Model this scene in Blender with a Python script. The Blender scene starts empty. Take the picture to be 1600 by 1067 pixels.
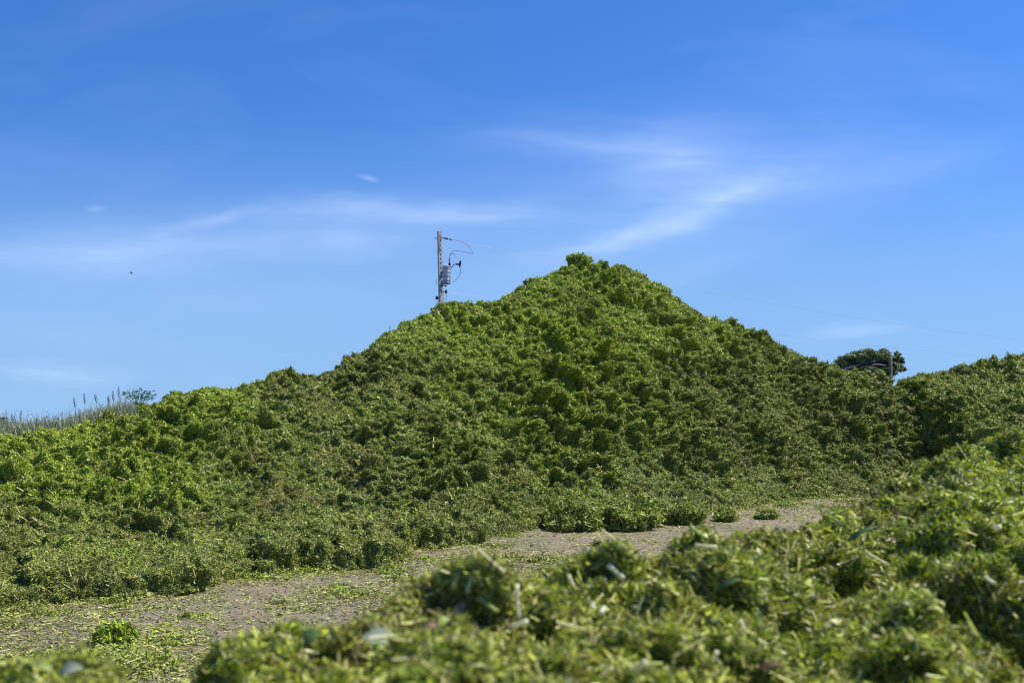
import bpy, math
import numpy as np

SC = bpy.context.scene
R = math.radians
F = 1555.0; CAMZ = 1.6; HOR = 660.0
PITCH = math.atan((HOR - 533.5) / F)

# ------------------------------------------------------------------ camera
cd = bpy.data.cameras.new('camera'); cam = bpy.data.objects.new('camera', cd)
SC.collection.objects.link(cam); SC.camera = cam
cam.location = (0, 0, CAMZ); cam.rotation_euler = (R(90) + PITCH, 0, 0)
cd.sensor_width = 36; cd.lens = 36 * F / 1600; cd.clip_start = 0.05; cd.clip_end = 20000
cd.dof.use_dof = True; cd.dof.focus_distance = 16; cd.dof.aperture_fstop = 3.9

def ray(px, py):
    x = (px - 800) / F; z = (533.5 - py) / F
    c, s = math.cos(PITCH), math.sin(PITCH)
    y2 = c - z * s; z2 = s + z * c
    return x / y2, z2 / y2                      # per metre of Y
def at(px, py, Y):
    a, b = ray(px, py); return np.array((a * Y, Y, CAMZ + b * Y))
def slope(py): return ray(800, py)[1]

# ------------------------------------------------------------------ light
SUN_EL, SUN_AZ = 59.0, 82.0
sd = np.array((math.sin(R(SUN_AZ)) * math.cos(R(SUN_EL)), math.cos(R(SUN_AZ)) * math.cos(R(SUN_EL)), math.sin(R(SUN_EL))))
ld = bpy.data.lights.new('sun', 'SUN'); ld.energy = 5.0; ld.angle = R(0.5); ld.color = (1, 0.955, 0.88)
lo = bpy.data.objects.new('sun', ld); SC.collection.objects.link(lo)
from mathutils import Vector
lo.rotation_euler = Vector(sd).to_track_quat('Z', 'Y').to_euler(); lo.location = (20, 0, 30)

W = bpy.data.worlds.new('World'); SC.world = W; W.use_nodes = True
nt = W.node_tree; N = nt.nodes; L = nt.links; N.clear()
def nn(t, **k):
    n = N.new(t)
    for a, b in k.items(): setattr(n, a, b)
    return n
out = nn('ShaderNodeOutputWorld'); bg = nn('ShaderNodeBackground')
sky = nn('ShaderNodeTexSky', sky_type='NISHITA', sun_disc=False)
sky.sun_elevation = R(SUN_EL); sky.sun_rotation = R(SUN_AZ); sky.altitude = 300
sky.air_density = 1.0; sky.dust_density = 0.15; sky.ozone_density = 1.6
hs = nn('ShaderNodeHueSaturation'); hs.inputs['Saturation'].default_value = 1.27; hs.inputs['Value'].default_value = 1.0
hs.inputs['Hue'].default_value = 0.514
tn = nn('ShaderNodeMixRGB', blend_type='MULTIPLY'); tn.inputs[0].default_value = 1; tn.inputs[2].default_value = (.90, 1.0, 1.06, 1)
tcs = nn('ShaderNodeTexCoord'); vas = nn('ShaderNodeVectorMath', operation='ADD'); L.new(tcs.outputs['Generated'], vas.inputs[0]); vas.inputs[1].default_value = (0, 0, .125)
vns = nn('ShaderNodeVectorMath', operation='NORMALIZE'); L.new(vas.outputs[0], vns.inputs[0]); L.new(vns.outputs[0], sky.inputs[0])
L.new(sky.outputs[0], tn.inputs[1]); L.new(tn.outputs[0], hs.inputs['Color'])
tc = nn('ShaderNodeTexCoord'); sp = nn('ShaderNodeSeparateXYZ'); L.new(tc.outputs['Generated'], sp.inputs[0])
def mt(op, a, b=None, clamp=False):
    n = nn('ShaderNodeMath', operation=op); n.use_clamp = clamp
    for i, v in enumerate((a, b)):
        if v is None: continue
        if isinstance(v, (int, float)): n.inputs[i].default_value = v
        else: L.new(v, n.inputs[i])
    return n.outputs[0]
yy = mt('MAXIMUM', sp.outputs[1], 0.05)
u = mt('DIVIDE', sp.outputs[0], yy); v = mt('DIVIDE', sp.outputs[2], yy)
cb = nn('ShaderNodeCombineXYZ'); L.new(u, cb.inputs[0]); L.new(v, cb.inputs[1])
def wnoise(scale, rot, detail=5, dist=0.0, rough=0.55):
    m = nn('ShaderNodeMapping'); m.inputs['Scale'].default_value = scale; m.inputs['Rotation'].default_value = (0, 0, rot)
    L.new(cb.outputs[0], m.inputs[0])
    t = nn('ShaderNodeTexNoise'); t.inputs['Scale'].default_value = 1; t.inputs['Detail'].default_value = detail
    t.inputs['Distortion'].default_value = dist; t.inputs['Roughness'].default_value = rough
    L.new(m.outputs[0], t.inputs['Vector']); return t
wn = wnoise((7, 14, 1), 0, 4)
sub = nn('ShaderNodeVectorMath', operation='SUBTRACT'); L.new(wn.outputs['Color'], sub.inputs[0]); sub.inputs[1].default_value = (.5, .5, .5)
scl = nn('ShaderNodeVectorMath', operation='MULTIPLY'); L.new(sub.outputs[0], scl.inputs[0]); scl.inputs[1].default_value = (.06, .03, 0)
wrp = nn('ShaderNodeVectorMath', operation='ADD'); L.new(cb.outputs[0], wrp.inputs[0]); L.new(scl.outputs[0], wrp.inputs[1])
# cirrus streaks: centre px, half length, half width, tilt deg, strength
STREAKS = [(965, 372, 170, 22, 15, .40), (1120, 315, 190, 30, 20, .42), (1060, 345, 330, 60, 18, .26),
           (1060, 238, 150, 80, 8, .42), (900, 228, 210, 30, -3, .34), (1200, 250, 300, 90, 12, .14),
           (700, 327, 220, 24, -3, .42), (560, 325, 330, 30, 0, .3), (330, 337, 120, 15, 14, .34),
           (230, 385, 420, 55, 2, .36), (120, 400, 300, 40, 0, .22), (90, 580, 130, 24, -2, .30),
           (577, 275, 20, 7, -15, .5), (150, 335, 24, 7, 5, .25), (1330, 520, 90, 14, 4, .25), (560, 372, 300, 40, 3, .2),
           (1000, 300, 420, 170, 12, .20), (300, 450, 600, 120, 0, .15), (1130, 400, 300, 40, 20, .12), (1450, 250, 280, 60, 14, .14)]
tot = None
for px, py, a, b, ang, st in STREAKS:
    x0, z0 = ray(px, py)
    m = nn('ShaderNodeMapping', vector_type='TEXTURE')
    m.inputs['Location'].default_value = (x0, z0, 0); m.inputs['Rotation'].default_value = (0, 0, R(ang))
    m.inputs['Scale'].default_value = (a / F * 1.25, b / F * 1.25, 1)
    L.new((wrp if b < 150 else cb).outputs[0], m.inputs[0])
    g = nn('ShaderNodeTexGradient', gradient_type='SPHERICAL'); L.new(m.outputs[0], g.inputs[0])
    q = mt('MULTIPLY', mt('POWER', g.outputs['Fac'], 1.5), st)
    tot = q if tot is None else mt('ADD', tot, q)
fn = wnoise((5, 34, 1), R(-15), 7, 1.2, .62); fn2 = wnoise((3, 9, 1), R(-6), 5, .5)
fr = nn('ShaderNodeMapRange'); L.new(fn.outputs['Fac'], fr.inputs[0]); fr.inputs[1].default_value = .28; fr.inputs[2].default_value = .68; fr.inputs[3].default_value = .6; fr.inputs[4].default_value = 1.15
fr2 = nn('ShaderNodeMapRange'); L.new(fn2.outputs['Fac'], fr2.inputs[0]); fr2.inputs[1].default_value = .3; fr2.inputs[2].default_value = .7; fr2.inputs[3].default_value = .6; fr2.inputs[4].default_value = 1.2
cl = mt('MULTIPLY', mt('MULTIPLY', tot, fr.outputs[0]), fr2.outputs[0])
# thin general veil
vl = nn('ShaderNodeMapRange'); L.new(fn2.outputs['Fac'], vl.inputs[0]); vl.inputs[1].default_value = .5; vl.inputs[2].default_value = .85; vl.inputs[3].default_value = 0; vl.inputs[4].default_value = .12
cl = mt('MULTIPLY', mt('ADD', cl, vl.outputs[0]), .42, clamp=True)
mx = nn('ShaderNodeMixRGB'); L.new(cl, mx.inputs[0])
hz_r = nn('ShaderNodeMapRange', interpolation_type='SMOOTHSTEP'); L.new(v, hz_r.inputs[0]); hz_r.inputs[1].default_value = .02; hz_r.inputs[2].default_value = .34; hz_r.inputs[3].default_value = .85; hz_r.inputs[4].default_value = 0
hzm = nn('ShaderNodeMixRGB'); L.new(hz_r.outputs[0], hzm.inputs[0]); L.new(hs.outputs[0], hzm.inputs[1]); hzm.inputs[2].default_value = (1.72, 3.0, 4.8, 1); L.new(hzm.outputs[0], mx.inputs[1]); mx.inputs[2].default_value = (7.0, 8.0, 9.8, 1)
L.new(mx.outputs[0], bg.inputs[0]); bg.inputs[1].default_value = 0.112; L.new(bg.outputs[0], out.inputs[0])
SC.view_settings.view_transform = 'Standard'; SC.view_settings.look = 'None'; SC.view_settings.exposure = 0.66; SC.cycles.filter_width = 1.15

# ------------------------------------------------------------------ helpers
rng = np.random.default_rng(7)
_p = rng.permutation(256); _p = np.concatenate([_p, _p, _p])
_g = rng.normal(size=(256, 3)); _g /= np.linalg.norm(_g, axis=1)[:, None]
def perlin(P, scale, off=0.0):
    q = P / scale + off; i = np.floor(q).astype(np.int64); f = q - i; w = f * f * f * (f * (f * 6 - 15) + 10); i &= 255
    res = 0
    for dx in (0, 1):
        for dy in (0, 1):
            for dz in (0, 1):
                h = _p[_p[_p[(i[..., 0] + dx) & 255] + ((i[..., 1] + dy) & 255)] + ((i[..., 2] + dz) & 255)]
                g = _g[h]
                d = g[..., 0] * (f[..., 0] - dx) + g[..., 1] * (f[..., 1] - dy) + g[..., 2] * (f[..., 2] - dz)
                ww = (w[..., 0] if dx else 1 - w[..., 0]) * (w[..., 1] if dy else 1 - w[..., 1]) * (w[..., 2] if dz else 1 - w[..., 2])
                res = res + d * ww
    return res * 1.5
def billow(P, scale, off=0.0): return np.abs(perlin(P, scale, off)) * 2 - .5
def sstep(a, b, x):
    t = np.clip((x - a) / (b - a), 0, 1); return t * t * (3 - 2 * t)
def nrm(a): return a / np.maximum(np.linalg.norm(a, axis=-1, keepdims=True), 1e-9)

def link(name, me, mat=None, parent=None):
    o = bpy.data.objects.new(name, me); SC.collection.objects.link(o)
    if mat: me.materials.append(mat)
    if parent: o.parent = parent
    return o
def tag(o, label=None, cat=None, group=None, kind=None):
    for k, val in (('label', label), ('category', cat), ('group', group), ('kind', kind)):
        if val: o[k] = val
    return o
def empty(name, loc, rz=0):
    o = bpy.data.objects.new(name, None); SC.collection.objects.link(o); o.location = loc; o.rotation_euler = (0, 0, rz)
    o.empty_display_size = .2
    return o
def quads_mesh(name, verts, quads, cols, smooth=None):
    """verts (n,3), quads (m,4), cols (m,3) face tint"""
    me = bpy.data.meshes.new(name)
    nv, nf = len(verts), len(quads)
    me.vertices.add(nv); me.loops.add(nf * 4); me.polygons.add(nf)
    me.vertices.foreach_set('co', np.ascontiguousarray(verts, dtype=np.float32).ravel())
    me.loops.foreach_set('vertex_index', np.ascontiguousarray(quads, dtype=np.int32).ravel())
    me.polygons.foreach_set('loop_start', np.arange(0, nf * 4, 4, dtype=np.int32))
    if smooth is not None: me.polygons.foreach_set('use_smooth', smooth)
    if cols is not None:
        a = me.attributes.new('tint', 'FLOAT_COLOR', 'FACE')
        a.data.foreach_set('color', np.c_[cols, np.ones(nf)].astype(np.float32).ravel())
    me.update(calc_edges=True)
    return me

class Acc:
    """collects quads with a tint per face"""
    def __init__(s): s.v = []; s.q = []; s.c = []; s.sm = []; s.n = 0
    def add(s, v, q, c, smooth=False):
        s.v.append(v); s.q.append(q + s.n); s.n += len(v)
        c = np.broadcast_to(c, (len(q), 3)); s.c.append(c); s.sm.append(np.full(len(q), smooth))
    def mesh(s, name): return quads_mesh(name, np.concatenate(s.v), np.concatenate(s.q), np.concatenate(s.c), np.concatenate(s.sm))

def strips(acc, P, D, Nn, Ln, Wd, bend, col, rows=3, twist=0.0, taper=0.35):
    """curved shreds: P centre, D direction, Nn normal (n,3); Ln, Wd, bend (n,)"""
    n = len(P)
    if n == 0: return
    D = nrm(D); S = nrm(np.cross(D, Nn)); U = np.cross(S, D)
    ts = np.linspace(-.5, .5, rows); vs = []
    for t in ts:
        w = Wd * (1 - (1 - taper) * (abs(t) * 2) ** 1.6) * .5
        ang = twist * t
        if np.ndim(ang): side = S * np.cos(ang)[:, None] + U * np.sin(ang)[:, None]
        else: side = S
        c = P + D * (Ln * t * (1 - .15 * np.abs(bend)))[:, None] + U * (bend * Ln * (.12 - t * t))[:, None]
        vs += [c - side * w[:, None], c + side * w[:, None]]
    v = np.stack(vs, 1).reshape(-1, 3)
    b = np.arange(n)[:, None] * (2 * rows)
    q = np.concatenate([np.stack([b[:, 0] + 2 * k, b[:, 0] + 2 * k + 1, b[:, 0] + 2 * k + 3, b[:, 0] + 2 * k + 2], 1)[:, None] for k in range(rows - 1)], 1).reshape(-1, 4)
    acc.add(v, q, np.repeat(col, rows - 1, axis=0))

def stems(acc, P, D, Ln, Rd, col):
    """short four-sided stalks with end caps"""
    n = len(P)
    if n == 0: return
    D = nrm(D); S = nrm(np.cross(D, np.array((.3, .2, .93)))); U = np.cross(S, D)
    vs = []
    for t in (-.5, .5):
        for a, b in ((1, 0), (0, 1), (-1, 0), (0, -1)):
            vs.append(P + D * (Ln * t)[:, None] + S * (a * Rd)[:, None] + U * (b * Rd)[:, None])
    v = np.stack(vs, 1).reshape(-1, 3); b = np.arange(n) * 8
    f = [(0, 1, 5, 4), (1, 2, 6, 5), (2, 3, 7, 6), (3, 0, 4, 7), (3, 2, 1, 0), (4, 5, 6, 7)]
    q = np.stack([np.stack([b + k for k in ff], 1) for ff in f], 1).reshape(-1, 4)
    acc.add(v, q, np.repeat(col, 6, axis=0))

def grid_quads(nu, nv_):
    i, j = np.meshgrid(np.arange(nu - 1), np.arange(nv_ - 1), indexing='ij')
    a = (i * nv_ + j).ravel()
    return np.stack([a, a + nv_, a + nv_ + 1, a + 1], 1)
def grid_normals(V):
    du = np.gradient(V, axis=0); dv = np.gradient(V, axis=1)
    return nrm(np.cross(du, dv))
def sample_grid(V, n, weight):
    """n random points on a grid surface, weight (nu-1,nv-1) multiplies cell area"""
    a = V[1:, :-1] - V[:-1, :-1]; b = V[:-1, 1:] - V[:-1, :-1]
    cr = np.cross(a, b); ar = np.linalg.norm(cr, axis=-1)
    w = (ar * weight).ravel(); cs = np.cumsum(w); idx = np.searchsorted(cs, rng.random(n) * cs[-1])
    i, j = np.divmod(idx, V.shape[1] - 1)
    i = np.minimum(i, V.shape[0] - 2)
    ra, rb = rng.random((n, 1)), rng.random((n, 1))
    P = V[i, j] + a[i, j] * ra + b[i, j] * rb
    return P, nrm(cr[i, j]), i, j

# ------------------------------------------------------------------ materials
def mat(name, build):
    m = bpy.data.materials.new(name); m.use_nodes = True; t = m.node_tree; t.nodes.clear()
    def nd(ty, **k):
        n = t.nodes.new(ty)
        for a, b in k.items():
            if a.startswith('i_'): n.inputs[a[2:].replace('_', ' ')].default_value = b
            else: setattr(n, a, b)
        return n
    o = nd('ShaderNodeOutputMaterial'); s = build(nd, t.links.new); t.links.new(s, o.inputs[0]); return m
def forage(rough, transl, spec):
    def b(nd, ln):
        a = nd('ShaderNodeAttribute', attribute_name='tint'); tc = nd('ShaderNodeTexCoord')
        n = nd('ShaderNodeTexNoise', i_Scale=90.0, i_Detail=3.0); ln(tc.outputs['Object'], n.inputs['Vector'])
        mr = nd('ShaderNodeMapRange'); ln(n.outputs['Fac'], mr.inputs[0]); mr.inputs[1].default_value = .3; mr.inputs[2].default_value = .7; mr.inputs[3].default_value = .72; mr.inputs[4].default_value = 1.3
        vm = nd('ShaderNodeVectorMath', operation='SCALE'); ln(a.outputs['Color'], vm.inputs[0]); ln(mr.outputs[0], vm.inputs['Scale'])
        p = nd('ShaderNodeBsdfPrincipled', i_Roughness=rough); p.inputs['Specular IOR Level'].default_value = spec
        ln(vm.outputs[0], p.inputs['Base Color'])
        tr = nd('ShaderNodeBsdfTranslucent'); g = nd('ShaderNodeVectorMath', operation='MULTIPLY'); g.inputs[1].default_value = (1.15, 1.3, .5)
        ln(vm.outputs[0], g.inputs[0]); ln(g.outputs[0], tr.inputs[0])
        mx = nd('ShaderNodeMixShader'); mx.inputs[0].default_value = transl; ln(p.outputs[0], mx.inputs[1]); ln(tr.outputs[0], mx.inputs[2])
        return mx.outputs[0]
    return b
M_FOR = mat('chopped_forage', forage(.5, .17, .30))
M_FORN = mat('chopped_forage_moist', forage(.42, .24, .32))
def flat(col, rough=.7, metal=0, nscale=8.0, amt=.25, bump=0.0, spec=.4):
    def b(nd, ln):
        tc = nd('ShaderNodeTexCoord'); n = nd('ShaderNodeTexNoise', i_Scale=nscale, i_Detail=6.0); ln(tc.outputs['Object'], n.inputs['Vector'])
        mr = nd('ShaderNodeMapRange'); ln(n.outputs['Fac'], mr.inputs[0]); mr.inputs[1].default_value = .3; mr.inputs[2].default_value = .7
        mr.inputs[3].default_value = 1 - amt; mr.inputs[4].default_value = 1 + amt
        rgb = nd('ShaderNodeRGB'); rgb.outputs[0].default_value = (*col, 1)
        vm = nd('ShaderNodeVectorMath', operation='SCALE'); ln(rgb.outputs[0], vm.inputs[0]); ln(mr.outputs[0], vm.inputs['Scale'])
        p = nd('ShaderNodeBsdfPrincipled', i_Roughness=rough, i_Metallic=metal); p.inputs['Specular IOR Level'].default_value = spec
        ln(vm.outputs[0], p.inputs['Base Color'])
        if bump:
            bp = nd('ShaderNodeBump', i_Strength=bump, i_Distance=.02); ln(n.outputs['Fac'], bp.inputs['Height']); ln(bp.outputs[0], p.inputs['Normal'])
        return p.outputs[0]
    return b
M_CONC = mat('weathered_concrete', flat((.36, .35, .35), .85, 0, 3.0, .25, .3))
M_DARKS = mat('hole_shade', flat((.07, .07, .075), .9))  # darkened concrete, the shade inside the holes put into colour
M_TANK = mat('painted_steel', flat((.42, .44, .50), .45, .1, 4.0, .2))
M_TANKD = mat('dark_steel_fin_shade', flat((.13, .14, .2), .5, .2, 4.0, .3))  # dark steel of fittings; on the tank rings it paints fin shading
M_BLACK = mat('black_polymer', flat((.02, .02, .022), .4))
M_WIRE = mat('oxidised_wire', flat((.22, .20, .21), .5, .4))
M_PORC = mat('glazed_porcelain', flat((.30, .26, .26), .3))
M_BARK = mat('grey_bark', flat((.13, .11, .09), .9, 0, 10.0, .4, .5))
M_ROOF = mat('dark_sheeting', flat((.018, .016, .024), .9, 0, 2.0, .3, 0, .1))
M_WOOD = mat('grey_timber', flat((.15, .145, .12), .85, 0, 9.0, .3, .3))
def ground_b(nd, ln):
    tc = nd('ShaderNodeTexCoord')
    def no(s, d, r=.6):
        n = nd('ShaderNodeTexNoise', i_Scale=s, i_Detail=d, i_Roughness=r); ln(tc.outputs['Object'], n.inputs['Vector']); return n
    n1 = no(.35, 5); n2 = no(3.5, 8, .7); n3 = no(60, 6, .7); n4 = no(260, 3)
    cr = nd('ShaderNodeValToRGB'); ln(n2.outputs['Fac'], cr.inputs[0])
    e = cr.color_ramp.elements; e[0].position = .3; e[0].color = (.175, .145, .105, 1); e[1].position = .68; e[1].color = (.29, .243, .180, 1)
    cr2 = nd('ShaderNodeValToRGB'); ln(n3.outputs['Fac'], cr2.inputs[0])
    e = cr2.color_ramp.elements; e[0].position = .3; e[0].color = (.62, .6, .56, 1); e[1].position = .7; e[1].color = (1.25, 1.24, 1.2, 1)
    m = nd('ShaderNodeMixRGB', blend_type='MULTIPLY'); m.inputs[0].default_value = 1; ln(cr.outputs[0], m.inputs[1]); ln(cr2.outputs[0], m.inputs[2])
    # green stain of trodden forage
    cg = nd('ShaderNodeValToRGB'); ln(n1.outputs['Fac'], cg.inputs[0]); e = cg.color_ramp.elements; e[0].position = .48; e[0].color = (0, 0, 0, 1); e[1].position = .62; e[1].color = (.55, .55, .55, 1)
    mg = nd('ShaderNodeMixRGB'); ln(cg.outputs[0], mg.inputs[0]); ln(m.outputs[0], mg.inputs[1]); mg.inputs[2].default_value = (.11, .115, .05, 1)
    # far field
    sx = nd('ShaderNodeSeparateXYZ'); ln(tc.outputs['Object'], sx.inputs[0])
    fr_ = nd('ShaderNodeMapRange'); ln(sx.outputs[1], fr_.inputs[0]); fr_.inputs[1].default_value = 34; fr_.inputs[2].default_value = 40
    mf = nd('ShaderNodeMixRGB'); ln(fr_.outputs[0], mf.inputs[0]); ln(mg.outputs[0], mf.inputs[1]); mf.inputs[2].default_value = (.07, .10, .03, 1)
    p = nd('ShaderNodeBsdfPrincipled', i_Roughness=.9); p.inputs['Specular IOR Level'].default_value = .2; ln(mf.outputs[0], p.inputs['Base Color'])
    ad = nd('ShaderNodeMath', operation='ADD'); ln(n3.outputs['Fac'], ad.inputs[0]); ln(n4.outputs['Fac'], ad.inputs[1])
    bp = nd('ShaderNodeBump', i_Strength=.8, i_Distance=.012); ln(ad.outputs[0], bp.inputs['Height']); ln(bp.outputs[0], p.inputs['Normal'])
    return p.outputs[0]
M_GROUND = mat('packed_earth', ground_b)

# ------------------------------------------------------------------ ground
gx = np.concatenate([[-6000, -600, -60], np.linspace(-10, 13, 260), [60, 600, 6000]])
gy = np.concatenate([[-3000, -100, -10], np.linspace(4, 25, 230), [60, 600, 9000]])
GX, GY = np.meshgrid(gx, gy, indexing='ij')
def ground_z(x, y):
    P = np.stack([x, y, np.zeros_like(x)], -1)
    near = sstep(40, 30, np.abs(y - 10)) * sstep(50, 25, np.abs(x))
    return (perlin(P, 2.6, 3.3) * .035 + perlin(P, .8, 9.3) * .012) * near - .012
GV = np.stack([GX, GY, ground_z(GX, GY)], -1)
g = link('ground', quads_mesh('ground', GV.reshape(-1, 3), grid_quads(len(gx), len(gy)), None, np.full((len(gx) - 1) * (len(gy) - 1), True)), M_GROUND)
tag(g, 'bare grey brown packed earth strewn with chopped forage', kind='structure')

# ------------------------------------------------------------------ forage colour
OLIVE = np.array((.215, .240, .048)); DULL = np.array((.135, .150, .038)); FRESH = np.array((.300, .400, .028)); YELL = np.array((.37, .41, .065))
STRAW = np.array((.52, .49, .19)); DEEP = np.array((.050, .080, .014)); BLUEG = np.array((.080, .125, .055)); BROWN = np.array((.12, .075, .035))
def tint(n, fresh, straw=.05, near=False, wilt=None):
    """fresh (n,) 0..1"""
    r = rng.random(n); base = OLIVE[None] * (1 - fresh[:, None]) + FRESH[None] * fresh[:, None]
    c = base * (0.62 + .85 * rng.random((n, 1)))
    def put(lo_, hi_, col, v0=.7, v1=1.3):
        k = (r >= lo_) & (r < hi_)
        c[k] = col * (v0 + (v1 - v0) * rng.random((k.sum(), 1)))
    if near:
        c *= np.array((1.22, 1.14, .8)) * rng.choice((.6, 1.0, 1.35), (n, 1)); k = (r > .62) & (r < .76); c[k] = YELL * (.55 + 1.0 * rng.random((k.sum(), 1)))
    put(0, straw, STRAW, .5, 1.1); put(straw, straw + .13, YELL, .6, 1.15); put(.2, .33, DEEP, .7, 1.6); put(.33, .345, BLUEG); put(.36, .372 + straw * .3, BROWN)
    k = (r > .5) & (r < .62); c[k] = DULL * (.8 + .5 * rng.random((k.sum(), 1))) * (1 - fresh[k, None] * .3) + FRESH * fresh[k, None] * .3
    if wilt is not None: c = c * (1 - wilt[:, None] * np.array((.26, .28, .30)))
    return c
def wilt_fn(P):
    w = perlin(P, 1.15, 51.1) + .55 * perlin(P, .42, 53.7) + .3 * perlin(P, .16, 57.3)
    return sstep(.08, .42, w)

def scatter(acc, V, n, weight, fresh_fn, size, near=False, straw=.05, lift=.01, stem_share=.05, rows=3, calm=None):
    """cover a grid surface with shreds. size: callable(P) -> metres of typical length"""
    P, Nn, i, j = sample_grid(V, n, weight)
    sz = size(P); fr_ = fresh_fn(P)
    T = nrm(np.cross(Nn, rng.normal(size=(n, 3))))
    tilt = np.clip(rng.normal(0, .55, (n, 1)), -1.3, 1.3)
    if calm is not None: tilt = tilt * calm(P)[:, None]
    D = nrm(T * np.cos(tilt) + Nn * np.sin(tilt) + np.array((0, 0, -.12)))
    Nr = nrm(Nn + rng.normal(0, .55, (n, 3)))
    ln = 1.25 * sz * np.exp(rng.normal(0, .48, n)); w = ln * np.clip(rng.normal(.20, .09, n), .06, .5)
    if near: ln = ln * 1.25; w = w * rng.uniform(.45, 1.0, n)
    up = np.abs(rng.normal(0, 1, n)) * lift * (sz / sz.mean())
    P = P + Nn * up[:, None]; ln = np.minimum(ln, sz * 2.6)
    if near: ln = np.minimum(ln, .042)
    Q_ = P if not near else P * 2.2
    col = tint(n, fr_, straw, near, wilt_fn(Q_)); bm = (sstep(.30, .46, perlin(Q_, .8, 61.3) + .35 * perlin(Q_, .2, 63.1)) * .55 * rng.random(n))[:, None]
    col = col * (1 - bm) + np.array((.22, .16, .065)) * bm
    st = rng.random(n) < stem_share
    a = ~st
    strips(acc, P[a], D[a], Nr[a], ln[a], w[a], rng.normal(0, 1.0, a.sum()), col[a], rows, rng.normal(0, 1.3, a.sum()))
    pal = (STRAW * .9)[None] * (.5 + .8 * rng.random((st.sum(), 1))); g_ = rng.random(st.sum()) < .4; pal[g_] = YELL * 1.25
    stems(acc, P[st], D[st], ln[st] * 1.7, np.minimum(ln[st] * .06, .0045 if near else .008), pal)

# ------------------------------------------------------------------ main heap
crest = np.array([(-700, 720, 10.5), (-200, 712, 11.5), (0, 697, 12), (100, 674, 12.8), (150, 659, 13.2), (200, 646, 13.8), (245, 635, 14.2), (320, 605, 15), (430, 590, 16.5),
    (510, 586, 17.3), (540, 570, 17.7), (590, 528, 18.3), (640, 504, 19), (690, 490, 19.5), (790, 468, 20.5), (840, 432, 21.3), (880, 418, 21.9), (925, 416, 22.3), (985, 420, 22.8),
    (1010, 434, 23), (1040, 453, 23.3), (1100, 490, 24), (1190, 526, 24.8), (1260, 560, 25.5), (1320, 574, 26), (1375, 584, 26.3), (1405, 616, 26), (1450, 664, 25.4),
    (1500, 708, 24.8), (1560, 735, 24.8), (1700, 765, 24.4), (2100, 775, 24.2)])
toe = np.array([(-700, 7.6), (-100, 8.0), (0, 8.35), (60, 8.75), (200, 9.3), (330, 9.9), (380, 10.6), (430, 11.0), (620, 11.7), (650, 12.9), (750, 13.7), (860, 15.2), (1000, 16.4), (1100, 17.6), (1280, 21.3), (1450, 23), (2100, 23)])
def heap_base(px, t):
    Yc = np.interp(px, crest[:, 0], crest[:, 2]); zc = CAMZ + np.vectorize(slope)(np.interp(px, crest[:, 0], crest[:, 1])) * Yc
    Yt = np.interp(px, toe[:, 0], toe[:, 1])
    s = (px - 800) / F / (math.cos(PITCH)) 
    Yb = Yc + zc / .62
    Y = np.where(t <= 1, Yt + (Yc - Yt) * t, Yc + (Yb - Yc) * (t - 1))
    leftness = sstep(700, 200, px)
    prof = t ** (1.0 + .35 * leftness)
    front = zc * (prof - .035 * np.sin(np.clip(t, 0, 1) * math.pi * 2) * (1 - leftness))
    tb = np.clip(t - 1, 0, 1); back = zc * (1 - (tb * tb * .25 + tb * .75) * 1.06)
    z = np.where(t <= 1, front, back)
    return np.stack([s * Y, Y, z], -1), Yt, Yc
nu = 1500
pxs = np.linspace(-560, 1980, nu); ts = np.concatenate([np.linspace(-.01, 1.0, 400), 1 + np.linspace(.012, 1.05, 60)])
PX, TT = np.meshgrid(pxs, ts, indexing='ij')
# wobble the toe line so that its edge is ragged
B0, Yt, Yc = heap_base(PX, np.clip(TT, 0, 3))
wob = perlin(np.stack([B0[..., 0], B0[..., 1] * 0 + 3, B0[..., 0] * 0], -1), 1.1) * .40 + perlin(np.stack([B0[..., 0], B0[..., 1] * 0 + 7, B0[..., 0] * 0], -1), .38) * .28
B0[..., 1] -= wob * (1 - np.clip(TT, 0, 1)) ** 2
dist_toe = (np.clip(TT, 0, 1)) * (Yc - Yt)
lip = .27 + .36 * perlin(B0 * np.array((1, .2, .2)), 1.6, 5.1)
boost = sum(sstep(a - 14, a + 6, PX) * sstep(b + 14, b - 6, PX) * h for a, b, h in ((-300, -120, .2), (60, 200, .26), (215, 342, .22), (424, 520, .25), (540, 632, .16), (662, 752, .20)))
lip = np.clip(lip * .55, .03, .25) * sstep(1060, 900, PX) + boost * (.62 + .75 * perlin(B0 * np.array((1, .2, .2)), .7, 9.9) + .35 * perlin(B0 * np.array((1, .2, .2)), .25, 19.9))
B0[..., 1] -= boost * .55 * np.exp(-dist_toe / .5)
B0[..., 2] += lip * sstep(-.02, .07, dist_toe) * (1 - .8 * sstep(.25, 1.4, dist_toe)) - .03
Nb = grid_normals(B0); Nb *= np.sign(Nb[..., 2:3] + 1e-6)
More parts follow.
